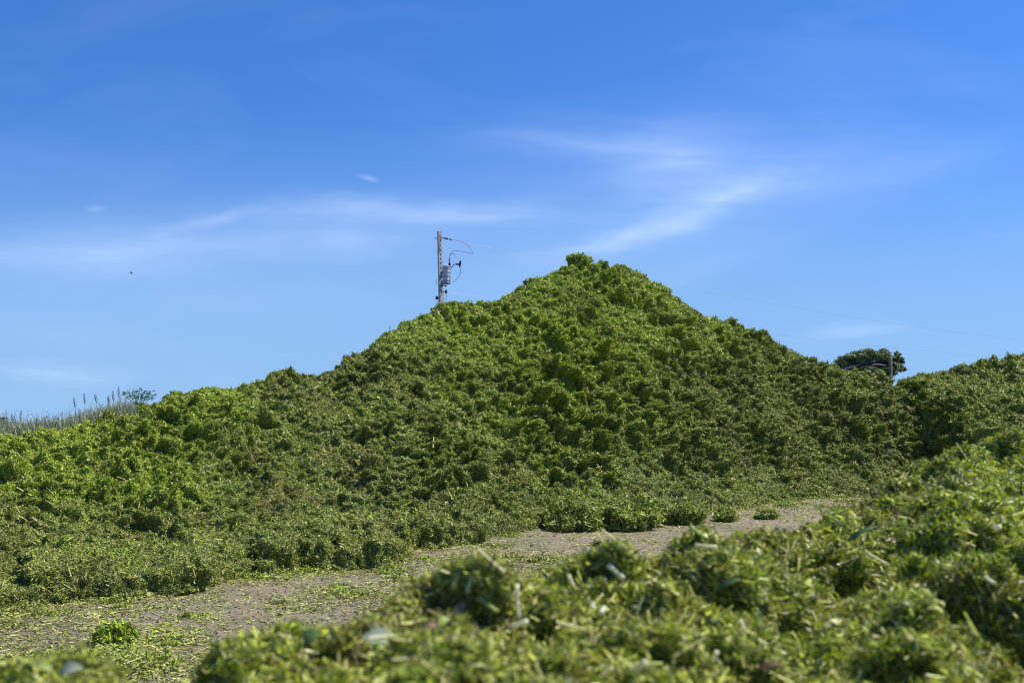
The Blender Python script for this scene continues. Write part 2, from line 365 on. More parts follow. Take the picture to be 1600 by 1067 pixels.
def heap_disp(P, amp):
    P = P + np.stack([perlin(P, .7, 11.3), perlin(P, .7, 17.1), perlin(P, .7, 23.9)], -1) * .16
    P = P + np.stack([perlin(P, .22, 13.3), perlin(P, .22, 19.1), perlin(P, .22, 29.9)], -1) * .05
    P = P * np.array((1, 1, 1.35))
    big = perlin(P, 2.6, 1.7) * .14 + perlin(P, 1.2, 4.4) * .10
    med = billow(P, .62, 2.2) * .06
    clod = np.clip(perlin(P, .75, 8.8) - .2, 0, .6) * .16 + np.clip(perlin(P, .38, 5.8) - .12, 0, .6) * .18 + np.clip(perlin(P, .19, 15.8) - .06, 0, .6) * .22 + np.clip(perlin(P, .10, 35.8) - .05, 0, .6) * .15
    sm = billow(P, .24, 6.1) * .05 + billow(P, .11, 3.9) * .04
    mk = np.clip(.72 + 1.1 * perlin(P, 1.7, 41.2) + .5 * perlin(P, .6, 44.2), .35, 1.5); clod = clod * mk * 1.25; med = med * (.4 + .6 * mk)
    return (big + med + clod + sm - .065) * amp, (clod + med * .8 + sm) * amp
amp = sstep(-.02, .35, dist_toe + .08 + .8 * boost) * (.55 + .45 * sstep(.2, 2.2, dist_toe)) * (1 - .15 * np.exp(-((TT - 1) / .10) ** 2))
low = 1 - .35 * sstep(500, 100, PX) * sstep(3, 1, dist_toe)
d1, ov = heap_disp(B0, amp * low)
hz = Nb * np.array((1, 1, 0)); 
V = B0 + Nb * d1[..., None] * .85 + hz * (ov * (1 - .45 * np.exp(-((TT - 1) / .10) ** 2)))[..., None] * 1.05 + np.array((0, 0, 1)) * ov[..., None] * .1
V[..., 2] = np.where(TT <= -.005, -.06, V[..., 2])
HEAPV = V
def px_of(P): return 800 + P[:, 0] / P[:, 1] * F * math.cos(PITCH)
def py_of(P): return HOR - (P[:, 2] - CAMZ) / P[:, 1] * F
def fresh_main(P):
    # freshness belongs to loads tipped at different times: world regions of the heap
    x, y, z = P[:, 0], P[:, 1], P[:, 2]
    w = perlin(P, 1.6, 2.5) * .9 + perlin(P, .6, 7.7) * .5
    top = sstep(1.5, 3.3, z + w * .9 - .16 * np.abs(x - 0.8))            # upper cone
    fan = np.exp(-((x - 1.0 + .5 * w) / 2.1) ** 2) * sstep(.5, 1.5, z + w * .5)   # tongue below the summit
    left = sstep(.55, 1.05, z + .4 * w + .05 * (x + 9)) * sstep(-3.0, -4.6, x + .35 * (z - 1.5) + .8 * w)
    rt = sstep(3.6, 6.0, x - .25 * z)
    f = np.clip(.85 * top * (1 - .75 * rt) + .75 * fan * (1 - rt) + 1.0 * left, 0, 1)
    return np.clip(f + .1 * w + .06, 0, 1)
ac = Acc()
q = grid_quads(nu, len(ts)); cen = V.reshape(-1, 3)[q[:, 0]]
ff = fresh_main(cen)
pn = perlin(cen, .045, 1.1)[:, None]; 
colb = (OLIVE * (1 - ff[:, None]) + FRESH * ff[:, None]) * (.62 + .5 * pn)
colb = np.clip(colb, .008, 1)
ac.add(V.reshape(-1, 3), q[:, ::-1], colb, True)
c = V[:-1, :-1]
vis = np.where(TT[:-1, :-1] <= 1.06, 1.0, np.where(TT[:-1, :-1] < 1.4, .45, .12)) * np.where((PX[:-1, :-1] > -60) & (PX[:-1, :-1] < 1660), 1, .18)
def size_main(P): return .021 + .0012 * np.clip(P[:, 1] - 8, 0, 20)
def calm_main(P): return .75 + .25 * sstep(.5, 1.6, P[:, 2])
scatter(ac, V, 1800000, vis / np.clip(c[..., 1], 7, 40) ** 1.35, fresh_main, size_main, straw=.04, lift=.014, stem_share=.025, calm=calm_main)
scatter(ac, V, 6500, vis / np.clip(c[..., 1], 7, 40) ** 1.2, fresh_main, lambda P: .040 + .0020 * np.clip(P[:, 1] - 8, 0, 20), straw=.14, lift=.02, stem_share=.3, calm=calm_main)
heap = link('forage_heap', ac.mesh('forage_heap'), M_FOR)
tag(heap, 'tall cone of chopped green forage, largest heap, with bare earth at its foot', 'forage heap', 'heaps of chopped forage')
print('main heap', len(heap.data.polygons))

# ------------------------------------------------------------------ heap behind on the right
cr2 = np.array([(1330, 590, 27), (1400, 592, 26.5), (1430, 589, 26.5), (1450, 586, 27), (1490, 580, 27), (1510, 576, 27.3), (1560, 563, 27.8), (1600, 552, 28), (1750, 500, 29), (2000, 470, 30), (2300, 520, 31), (2500, 600, 32)])
nu2 = 620; px2 = np.linspace(1330, 2400, nu2); t2 = np.concatenate([np.linspace(-.01, 1, 260), 1 + np.linspace(.02, 1.05, 50)])
P2, T2 = np.meshgrid(px2, t2, indexing='ij')
Yc2 = np.interp(P2, cr2[:, 0], cr2[:, 2]); zc2 = CAMZ + np.vectorize(slope)(np.interp(P2, cr2[:, 0], cr2[:, 1])) * Yc2
Yt2 = np.full_like(P2, 19.2) + 1.2 * sstep(1700, 1500, P2)
Y2 = np.where(T2 <= 1, Yt2 + (Yc2 - Yt2) * T2, Yc2 + (zc2 / .6) * (T2 - 1))
s2 = (P2 - 800) / F; X2 = s2 * Y2
z2 = np.where(T2 <= 1, zc2 * np.clip(T2, 0, 1) ** .62, zc2 * (1 - (T2 - 1) * 1.05))
xb = np.interp(Y2, [19, 21, 23, 25, 27, 30], [10.1, 10.15, 10.1, 9.95, 9.7, 9.7])
z2 = np.minimum(z2, 2.6 * (X2 - xb) + .9 * sstep(21, 27, Y2)); z2 = np.maximum(z2, -.2)
B2 = np.stack([X2, Y2, z2], -1)
Nb2 = grid_normals(B2); Nb2 *= np.sign(Nb2[..., 2:3] + 1e-6)
a2 = sstep(-.1, .5, z2)
d2, o2 = heap_disp(B2 + 31.7, a2)
V2 = B2 + Nb2 * d2[..., None] * .95 + Nb2 * np.array((1, 1, 0)) * o2[..., None] * 1.1
def fresh_r(P): return np.clip(.16 + .45 * perlin(P, 1.8, 9.9) + .1 * P[:, 2] - .1, 0, 1)
ac = Acc(); q = grid_quads(nu2, len(t2)); cen = V2.reshape(-1, 3)[q[:, 0]]; ff = fresh_r(cen)
ac.add(V2.reshape(-1, 3), q[:, ::-1], np.clip((OLIVE * (1 - ff[:, None]) + FRESH * ff[:, None]) * (.8 + .5 * perlin(cen, .045, 1.1)[:, None]), .008, 1), True)
vis2 = np.where(T2[:-1, :-1] <= 1.02, 1.0, .08) * np.where(P2[:-1, :-1] < 1660, 1, .12) * (z2[:-1, :-1] > -.05)
scatter(ac, V2, 280000, vis2, fresh_r, lambda P: np.full(len(P), .042), straw=.03, lift=.018, stem_share=.02)
h2 = link('forage_heap', ac.mesh('forage_heap_right'), M_FOR)
tag(h2, 'rough forage heap with a steep shaded side, beyond the cone at the right border', 'forage heap', 'heaps of chopped forage')

# ------------------------------------------------------------------ near heap (in front of the lens, out of focus)
nc = np.array([(-900, 1030, 1.7), (-300, 1040, 1.6), (0, 1034, 1.65), (50, 1018, 1.65), (130, 1022, 1.65), (200, 1045, 1.65), (240, 1105, 1.6), (310, 1110, 1.6), (345, 1062, 1.7), (400, 1012, 1.8), (480, 990, 1.85), (560, 974, 1.9), (610, 936, 1.95),
    (640, 908, 2.0), (720, 894, 2.05), (770, 908, 2.1), (820, 922, 2.1), (880, 902, 2.3), (930, 874, 2.4), (1060, 852, 2.5), (1190, 838, 2.8), (1270, 822, 3.0), (1292, 798, 3.2), (1400, 750, 3.5), (1480, 706, 3.8),
    (1530, 700, 4.0), (1600, 704, 4.2), (1750, 670, 4.4), (2200, 600, 4.6), (3000, 640, 4.6)])
def near_base(x, y):
    s = x / np.maximum(y, 1.15); px = 800 + s * F
    Yc_ = np.interp(px, nc[:, 0], nc[:, 2]); sl = np.interp(px, nc[:, 0], (HOR - nc[:, 1]) / F); zc_ = CAMZ + sl * Yc_
    m = .10 + .05 * sstep(700, 1500, px)
    z = np.where(y <= Yc_, zc_ - m * (Yc_ - y), zc_ - .85 * (y - Yc_) + .05 * sstep(0, .2, y - Yc_))
    z = z - np.maximum(0, .2 - y) * .8
    z = z - sstep(3.2, 6.0, np.abs(x)) * 2.2
    return z
xs = np.linspace(-3.6, 6.4, 860); ysn = np.concatenate([np.linspace(-1.6, .7, 60), np.linspace(.705, 6.4, 560)])
XN, YN = np.meshgrid(xs, ysn, indexing='ij')
BN = np.stack([XN, YN, np.maximum(near_base(XN, YN), -.1)], -1)
NN = grid_normals(BN); NN *= np.sign(NN[..., 2:3] + 1e-6)
NN = nrm(NN * np.array((1, 1, 1)) + np.array((0, -.35, 0)))
HOLLOWS = [(1040, 905, .085, .10), (1120, 940, .06, .07), (1335, 905, .12, .12), (1300, 880, .08, .09), (1530, 955, .14, .13), (1440, 860, .12, .10), (700, 955, .06, .07), (860, 1000, .05, .06), (870, 1040, .05, .06), (1240, 1000, .06, .06), (1570, 880, .12, .11), (1020, 880, .07, .08)]
HP = []
for hx, hy, hr, hd in HOLLOWS:
    a_, b_ = ray(hx, hy); Yr_ = np.arange(1.0, 5, .01); k_ = int(np.argmax(CAMZ + b_ * Yr_ < near_base(a_ * Yr_, Yr_))); HP.append((a_ * Yr_[k_], Yr_[k_], hr, hd))
def near_disp(P):
    h = near_lumps(P)
    w = perlin(P, .12, 33.3) * .05
    for hx, hy, hr, hd in HP:
        r2 = (((P[..., 0] - hx) + w) / hr) ** 2 + ((P[..., 1] - hy - .03 + w) / (hr * 1.5)) ** 2
        h = h - hd * sstep(1.25, .55, r2)
    return h
def near_lumps(P):
    sc_ = sstep(1.0, 3.5, P[..., 1])
    return (perlin(P, .42, 3.1) * .05 + billow(P, .19, 1.9) * .022 + np.clip(perlin(P, .24, 7.1) - .1, 0, .6) * .07 + np.clip(perlin(P, .11, 27.1) - .1, 0, .6) * .10 + billow(P, .075, 5.5) * .018 + billow(P, .03, 8.5) * .007 - .012) * (1 + .35 * sc_)
dn = near_disp(BN); ovn = near_lumps(BN)
VN = BN + NN * dn[..., None] * 1.0
VN[..., 1] -= np.clip(ovn, 0, 1) * .8
fN = lambda P: np.clip(.42 + .6 * perlin(P, .5, 4.9) + .2 * perlin(P, .15, 2.9), 0, 1)
ac = Acc(); q = grid_quads(len(xs), len(ysn)); cen = VN.reshape(-1, 3)[q[:, 0]]; ff = fN(cen)
ac.add(VN.reshape(-1, 3), q[:, ::-1], np.clip((OLIVE * (1 - ff[:, None]) + FRESH * ff[:, None]) * (.75 + .7 * perlin(cen, .012, 1.1)[:, None]), .008, 1), True)
cN = VN[:-1, :-1]; pxc = 800 + cN[..., 0] / np.maximum(cN[..., 1], .3) * F
vN = np.where((pxc > -120) & (pxc < 1720) & (cN[..., 1] > .85), 1, .02) * (cN[..., 2] > 0) / np.clip(cN[..., 1], 1.0, 9) ** 1.25
crY = np.interp(pxc, nc[:, 0], nc[:, 2]); vN *= np.where(cN[..., 1] > crY + .35, .12, 1)
def size_near(P): return .0135 + .0024 * np.clip(P[:, 1] - 1, 0, 5)
scatter(ac, VN, 640000, vN, fN, size_near, near=True, straw=.10, lift=.010, stem_share=.025, rows=5)
scatter(ac, VN, 11000, vN, fN, lambda P: np.full(len(P), .032), near=True, straw=.14, lift=.010, stem_share=.08, rows=5)
# long thin straws criss-crossing the near heap
P_, Nn_, _, _ = sample_grid(VN, 5200, vN); m_ = len(P_)
T_ = nrm(np.cross(Nn_, rng.normal(size=(m_, 3)))); D_ = nrm(T_ + Nn_ * rng.normal(.05, .22, (m_, 1)))
L_ = rng.uniform(.02, .07, m_); cs_ = (STRAW[None] * rng.uniform(.5, 1.4, (m_, 1))); kk = rng.random(m_) < .5; cs_[kk] = YELL * rng.uniform(.7, 1.2, (kk.sum(), 1))
strips(ac, P_ + Nn_ * rng.uniform(.006, .018, (m_, 1)), D_, nrm(Nn_ + rng.normal(0, .4, (m_, 3))), L_, rng.uniform(.0018, .0060, m_), rng.normal(0, .5, m_), cs_, 6, rng.normal(0, 1.2, m_), taper=.6)
near = link('forage_heap', ac.mesh('forage_heap_near'), M_FORN)
tag(near, 'out of focus heap of coarse chopped forage filling the lower right before the camera', 'forage heap', 'heaps of chopped forage')
def hit_near(px, py):
    a, b = ray(px, py); best = None
    Yr = np.arange(.9, 6, .008); P = np.stack([a * Yr, Yr, near_base(a * Yr, Yr)], -1)
    z = P[:, 2] + near_disp(P); k = np.argmax(CAMZ + b * Yr < z)
    y = Yr[k] if k else 1.4
    return np.array((a * y, y, CAMZ + b * y))

# ------------------------------------------------------------------ loose clumps
def clump(px, py, wpx, hpx, Y=None, fresh=.2, n=4500, label='', group='loose clumps of forage', seed=1.0, size=None, base_z=None, stretch=1.0, mat_=None):
    """a clod resting at photo pixel (px, py bottom)"""
    if Y is None: Y = CAMZ / -slope(py)
    p = at(px, py, Y); m = wpx / F * Y / 2; h = hpx / F * Y
    th = np.linspace(0, 2 * math.pi, 90); ph = np.linspace(.02, math.pi * .98, 60)
    TH, PH = np.meshgrid(th, ph, indexing='ij')
    U = np.stack([np.cos(TH) * np.sin(PH), np.sin(TH) * np.sin(PH), -np.cos(PH)], -1)
    rad = .95 + .6 * perlin(U, .8, seed) + .35 * billow(U, .45, seed * 2) + .2 * billow(U, .2, seed * 3)
    Vc = U * rad[..., None] * np.array((m, m * stretch, h * .62))
    Vc[..., 2] += h * .38
    Vc[..., 2] = np.maximum(Vc[..., 2], -.03)
    a_ = Acc(); q_ = grid_quads(90, 60); fr_ = np.full(len(q_), fresh)
    a_.add(Vc.reshape(-1, 3), q_[:, ::-1], OLIVE * (1 - fresh) + FRESH * fresh, True)
    sz = size or (.022 + .0014 * Y)
    scatter(a_, Vc, n, np.ones((89, 59)), lambda P: np.clip(fresh + .3 * perlin(P, .15, seed), 0, 1), lambda P: np.full(len(P), sz), straw=.05, lift=.02 + m * .04, stem_share=.03)
    o = link('forage_clump', a_.mesh('forage_clump'), mat_ or M_FOR); o.location = (p[0], p[1] + m * stretch * .8, p[2] if base_z is None else base_z)
    return tag(o, label, 'clump', group)
clump(900, 832, 78, 40, seed=1.3, n=11000, label='leftmost of three dark clumps at the foot of the tall cone')
clump(985, 829, 104, 46, seed=4.3, n=12000, label='largest and middle of three dark clumps at the foot of the tall cone')
clump(1070, 820, 60, 26, seed=7.7, n=8000, label='rightmost and smallest of three dark clumps at the foot of the tall cone')
clump(1138, 815, 30, 16, seed=2.7, n=2500, label='low clump on bare earth to the right of the three dark clumps')
clump(1200, 812, 30, 12, seed=6.7, n=2500, label='flat little clump just above the near heap edge, on earth right of the cone foot')
clump(171, 1010, 44, 30, fresh=.9, seed=9.1, n=2600, label='bright green tuft alone on the bare earth', size=.035)
clump(907, 424, 36, 25, Y=22.1, fresh=.75, seed=3.1, n=5000, label='knob of fresh forage standing on the summit of the tall cone', base_z=None)
clump(693, 494, 26, 18, Y=19.4, fresh=.35, seed=5.9, n=5000, label='dark green tuft on the ridge in front of the utility pole')

# ------------------------------------------------------------------ litter on the ground
ac = Acc(); n = 700000
Yl = 5.6 / (1 - rng.random(n) * .77); sl_ = rng.uniform(-.62, .60, n); Xl = sl_ * Yl
Pl = np.stack([Xl, Yl, np.zeros(n)], -1)
patch = perlin(Pl, 1.3, 2.2) + .7 * perlin(Pl, .45, 6.2) + .4 * perlin(Pl, .16, 4.4)
pxl = 800 + sl_ * F; pyl = HOR + CAMZ / Yl * F
def blob(cx, cy, rx, ry, a): return a * np.exp(-((pxl - cx) / rx) ** 2 - ((pyl - cy) / ry) ** 2)
spots = blob(60, 1040, 120, 22, 1.0) + blob(285, 985, 50, 12, .6) + blob(235, 1030, 110, 16, .75) + blob(470, 940, 60, 12, .6) + blob(560, 925, 50, 12, .5) + blob(350, 960, 30, 8, .35) \
    + blob(700, 880, 90, 14, .5) + blob(800, 875, 70, 14, .6) + blob(870, 885, 60, 16, .6) + blob(1190, 785, 150, 18, 1.6) + blob(750, 855, 90, 8, .3) + blob(90, 975, 60, 8, .3) + blob(170, 1010, 60, 10, .4)
toeY = np.interp(pxl, toe[:, 0], toe[:, 1]); edge = np.exp(-np.clip(toeY - Yl, 0, 9) / .75)
dens = np.clip(.08 + .42 * np.clip(patch + .05, 0, 2) + spots * (.35 + np.clip(patch + .5, 0, 1.2)) + .8 * edge * (.5 + np.clip(patch + .3, 0, 1)), 0, 1.4)
keep = rng.random(n) * 1.0 < dens
Pl, dens = Pl[keep], dens[keep]; n = len(Pl)
Pl[:, 2] = ground_z(Pl[:, 0], Pl[:, 1]) + .007 + np.abs(rng.normal(0, 1, n)) * (.003 + .035 * np.clip(dens - .5, 0, 1))
D = rng.normal(size=(n, 3)) * np.array((1, 1, .12)); D[:, 2] *= 1 + 4 * np.clip(dens - .5, 0, 1)
ln = .024 * (1 + .05 * np.clip(Pl[:, 1] - 6, 0, 20)) * np.exp(rng.normal(0, .5, n)); ln = np.minimum(ln, .065); st = rng.random(n) < .04
col = tint(n, np.clip(.1 + .9 * perlin(Pl, .7, 1.2), 0, 1), .16)
dry = rng.random(n) < .3 * np.clip(1.1 - dens, 0, 1); col[dry] = np.array((.22, .19, .10)) * (.6 + .8 * rng.random((dry.sum(), 1)))
Nr = nrm(np.array((0, 0, 1)) + rng.normal(0, .35, (n, 3)))
strips(ac, Pl[~st], D[~st], Nr[~st], ln[~st], ln[~st] * .34, rng.normal(0, .5, (~st).sum()), col[~st], 3)
stems(ac, Pl[st], D[st] * np.array((1, 1, .3)), ln[st] * 2.2, np.full(st.sum(), .003), (STRAW * .9) * (.5 + .7 * rng.random((st.sum(), 1))))
# little ragged piles among the litter
npile = 420; pi_ = rng.choice(len(Pl), npile, p=(dens ** 2) / (dens ** 2).sum())
for k in pi_:
    c0 = Pl[k] * np.array((1, 1, 0)); rr = rng.uniform(.03, .10) * (1 + .04 * c0[1]); m = int(rng.uniform(90, 260))
    U = nrm(rng.normal(size=(m, 3))); U[:, 2] = np.abs(U[:, 2]); rad_ = 1 + .5 * perlin(U, .6, k * .37)
    Pp = c0 + U * rad_[:, None] * rng.uniform(.5, 1, (m, 1)) * np.array((rr * rng.uniform(1, 2), rr, rr * rng.uniform(.35, .7))) + np.array((0, 0, ground_z(c0[0:1], c0[1:2])[0]))
    strips(ac, Pp, rng.normal(size=(m, 3)), nrm(U + rng.normal(0, .6, (m, 3))), .028 * (1 + .04 * c0[1]) * rng.uniform(.6, 1.5, m), .009 * rng.uniform(.6, 1.6, m) * (1 + .04 * c0[1]), rng.normal(0, .9, m), tint(m, np.full(m, rng.uniform(0, .8)), .06), 3)
o = link('chopped_litter', ac.mesh('chopped_litter'), M_FOR)
tag(o, 'scattered shreds of forage lying on the bare earth', 'litter', kind='stuff')

# ------------------------------------------------------------------ single pieces lying on the near heap
def tube(pts, rad, sides=8, caps=True):
    pts = np.array(pts, float); n_ = len(pts); rad = np.broadcast_to(rad, (n_,))
    tg = nrm(np.gradient(pts, axis=0)); ref = np.array((0, 0, 1.)) if abs(tg[0, 2]) < .9 else np.array((1., 0, 0))
    v_ = []
    for k in range(n_):
        s_ = nrm(np.cross(tg[k], ref)); u_ = np.cross(s_, tg[k])
        for a in range(sides):
            t = 2 * math.pi * a / sides; v_.append(pts[k] + rad[k] * (math.cos(t) * s_ + math.sin(t) * u_))
    f_ = [(k * sides + a, k * sides + (a + 1) % sides, (k + 1) * sides + (a + 1) % sides, (k + 1) * sides + a) for k in range(n_ - 1) for a in range(sides)]
    if caps: f_ += [tuple(range(sides))[::-1], tuple((n_ - 1) * sides + a for a in range(sides))]
    return v_, f_
class MB:
    def __init__(s): s.v = []; s.f = []
    def add(s, v_, f_):
        b = len(s.v); s.v += [tuple(map(float, p)) for p in v_]; s.f += [tuple(b + i for i in ff_) for ff_ in f_]; return s
    def tube(s, pts, rad, sides=8): return s.add(*tube(pts, rad, sides))
    def box(s, c_, d, rz=0):
        c_ = np.array(c_, float); co, si = math.cos(rz), math.sin(rz); v_ = []
        for z in (-.5, .5):
            for x, y in ((-.5, -.5), (.5, -.5), (.5, .5), (-.5, .5)):
                X, Y = x * d[0], y * d[1]; v_.append((c_[0] + X * co - Y * si, c_[1] + X * si + Y * co, c_[2] + z * d[2]))
        return s.add(v_, [(3, 2, 1, 0), (4, 5, 6, 7), (0, 1, 5, 4), (1, 2, 6, 5), (2, 3, 7, 6), (3, 0, 4, 7)])
    def build(s, name, m, parent=None, smooth=False):
        me = bpy.data.meshes.new(name); me.from_pydata(s.v, [], s.f)
        if smooth: me.polygons.foreach_set('use_smooth', [True] * len(me.polygons))
        me.update(); return link(name, me, m, parent)
def pmat(name, col, rough=.5, transl=.25):
    def b(nd, ln_):
        tc = nd('ShaderNodeTexCoord'); n_ = nd('ShaderNodeTexNoise', i_Scale=120.0, i_Detail=4.0); ln_(tc.outputs['Object'], n_.inputs['Vector'])
        cr = nd('ShaderNodeValToRGB'); ln_(n_.outputs['Fac'], cr.inputs[0]); e = cr.color_ramp.elements
        e[0].position = .3; e[0].color = (*[c_ * .6 for c_ in col], 1); e[1].position = .7; e[1].color = (*[min(1, c_ * 1.2) for c_ in col], 1)
        p = nd('ShaderNodeBsdfPrincipled', i_Roughness=rough); ln_(cr.outputs[0], p.inputs['Base Color'])
        tr = nd('ShaderNodeBsdfTranslucent'); ln_(cr.outputs[0], tr.inputs[0])
        mx_ = nd('ShaderNodeMixShader'); mx_.inputs[0].default_value = transl; ln_(p.outputs[0], mx_.inputs[1]); ln_(tr.outputs[0], mx_.inputs[2]); return mx_.outputs[0]
    return mat(name, b)
M_PALE = pmat('pale_pith', (.70, .68, .40), .5, .45); M_YG = pmat('yellow_green_stem', (.42, .48, .12), .5, .45); M_WHITE = pmat('white_pith', (.85, .84, .60), .5, .5)
M_LEAFB = pmat('blue_green_leaf', (.32, .37, .26), .95); M_LEAFG = pmat('deep_green_leaf', (.08, .15, .03), .5); M_TAN = pmat('dry_tan_leaf', (.36, .24, .12), .6); M_RUST = pmat('rust_leaf', (.20, .10, .045), .6)
def piece(kind, p1, p2, wpx, m_, label, cat, lift=.004):
    """a stem or leaf whose ends show at p1 and p2"""
    c_ = hit_near((p1[0] + p2[0]) / 2, (p1[1] + p2[1]) / 2); Y = c_[1] - .085
    a = at(*p1, Y + .006); b = at(*p2, Y - .006); mid = (a + b) / 2; w = wpx / F * Y / 2
    mb = MB()
    Lv = b - a; ln_ = np.linalg.norm(Lv); dr = Lv / ln_; back = np.array((0, -.25, .97)); sd_ = nrm(np.cross(dr, back)); up = np.cross(sd_, dr)
    if kind == 'stem':
        pts = [-Lv / 2 + Lv * t + sd_ * ln_ * .03 * math.sin(t * 3) for t in np.linspace(0, 1, 6)]
        mb.tube(pts, [w, w * .92, w * .86, w * .84, w * .9, w * 1.02], 9)
    else:
        pr = [.08, .55, .85, 1, .95, .75, .45, .06]; v_ = []; nn_ = len(pr)
        for side in (0, 1):
            for k, pw in enumerate(pr):
                t = k / (nn_ - 1); c0 = -Lv / 2 + Lv * t + up * (ln_ * .16 * (t - t * t) * 4 - side * .0007)
                for e_ in (-1, 0, 1): v_.append(c0 + (lambda q_: q_ + np.array((0, 1.1, 0)) * q_[2])(np.cross(np.array((0, -1., 0)), dr)) * e_ * w * pw + np.array((0, -.4, .6)) * (abs(e_) * w * .35 * pw))
        f_ = []
        for side in (0, 1):
            o_ = side * nn_ * 3
            for k in range(nn_ - 1):
                for e_ in (0, 1):
                    qd = (o_ + k * 3 + e_, o_ + k * 3 + e_ + 1, o_ + k * 3 + e_ + 4, o_ + k * 3 + e_ + 3); f_.append(qd if side else qd[::-1])
        mb.add(v_, f_)
    o_ = mb.build('stem_piece' if kind == 'stem' else 'leaf_piece', m_, None, True); o_.location = mid
    tag(o_, label, cat, 'loose stem and leaf pieces on the near heap')
PIECES = [
 ('stem', (808, 912), (812, 968), 7, M_WHITE, 'bright white stalk standing upright on the near heap'),
 ('stem', (799, 978), (824, 970), 9, M_WHITE, 'short white chip lying at the foot of the upright white stalk'),
 ('stem', (738, 897), (731, 925), 8, M_PALE, 'pale short stalk upright at the top of the near heap hump'),
 ('stem', (722, 884), (708, 922), 12, M_YG, 'thick green stalk upright beside the pale short stalk on the hump'),
 ('stem', (747, 932), (778, 956), 8, M_YG, 'yellow green stalk slanting down right between the hump and the white stalk'),
 ('leaf', (566, 994), (628, 1020), 24, M_LEAFB, 'broad pale blue green leaf lying on the near heap'),
 ('leaf', (727, 944), (707, 976), 16, M_TAN, 'dry tan leaf strip below the hump'),
 ('leaf', (662, 978), (684, 980), 10, M_TAN, 'small curled tan leaf scrap above the blue green leaf'),
 ('leaf', (702, 966), (680, 982), 12, M_YG, 'light green folded leaf between the tan scrap and tan strip'),
 ('leaf', (500, 985), (474, 1012), 22, M_LEAFG, 'deep green upright leaf left of the blue green leaf'),
 ('stem', (917, 858), (938, 874), 8, M_WHITE, 'upper white stalk of the bundle on the left shoulder of the near heap'),
 ('stem', (950, 882), (975, 904), 9, M_WHITE, 'lower white stalk of the bundle on the left shoulder of the near heap'),
 ('stem', (938, 854), (982, 897), 7, M_YG, 'long yellow green stalk alongside the two white stalks'),
 ('stem', (888, 898), (900, 922), 7, M_PALE, 'pale slanting stalk at the left end of the stalk bundle'),
 ('stem', (912, 916), (936, 919), 8, M_PALE, 'pale chip lying flat below the stalk bundle'),
 ('stem', (1086, 852), (1120, 855), 8, M_PALE, 'pale stalk lying level near the crest of the near heap'),
 ('stem', (1078, 822), (1104, 842), 6, M_YG, 'thin green stalk slanting just above the level pale stalk'),
 ('stem', (945, 950), (938, 958), 10, M_WHITE, 'tiny white cube of pith on the near heap'),
 ('stem', (990, 1048), (1010, 1034), 12, M_PALE, 'plump pale chip near the bottom edge centre'),
 ('stem', (940, 1042), (956, 1044), 10, M_WHITE, 'short white chip left of the plump pale chip'),
 ('stem', (1115, 1030), (1120, 1018), 8, M_WHITE, 'white sliver right of the plump pale chip'),
 ('stem', (1157, 968), (1167, 992), 7, M_WHITE, 'curved white sliver on the middle of the near heap'),
 ('stem', (1242, 955), (1272, 928), 9, M_PALE, 'forked pale stalk on the right part of the near heap'),
 ('stem', (1262, 938), (1258, 922), 6, M_PALE, 'small prong crossing the forked pale stalk'),
 ('leaf', (1320, 860), (1372, 822), 7, M_LEAFG, 'long dark green blade slanting on the right slope of the near heap'),
 ('stem', (1352, 862), (1386, 882), 6, M_PALE, 'pale straw below the long dark green blade'),
 ('stem', (1555, 824), (1563, 823), 9, M_WHITE, 'small bright white chip on the upper right slope'),
 ('stem', (1560, 795), (1584, 812), 6, M_PALE, 'pale straw above the small bright white chip'),
 ('leaf', (1564, 790), (1584, 786), 12, M_TAN, 'brown leaf scrap on the upper right slope'),
 ('leaf', (1570, 742), (1592, 750), 14, M_LEAFB, 'pale blue green leaf high on the right slope'),
 ('stem', (1538, 900), (1556, 912), 6, M_WHITE, 'white sliver in the middle of the right slope'),
 ('stem', (1345, 978), (1360, 994), 8, M_PALE, 'pale slanting chip below the forked stalk'),
 ('leaf', (1396, 805), (1408, 804), 10, M_RUST, 'orange brown leaf fleck on the right slope'),
 ('leaf', (1180, 1050), (1225, 1038), 6, M_RUST, 'reddish brown strip at the bottom edge'),
 ('leaf', (50, 1036), (82, 1050), 12, M_YG, 'blurred yellow leaf on the small mound in the lower left corner'),
 ('leaf', (90, 1056), (130, 1044), 16, M_LEAFB, 'blurred grey green leaf on the small mound in the lower left corner'),
 ('stem', (1210, 905), (1222, 912), 8, M_YG, 'small lime chip left of the dark hollow'),
 ('leaf', (1120, 925), (1160, 905), 9, M_LEAFG, 'bright green leaf beside the middle hollow'),
]
for k_, a_, b_, w_, m_, lab in PIECES: piece(k_, a_, b_, w_, m_, lab, 'stem piece' if k_ == 'stem' else 'leaf')

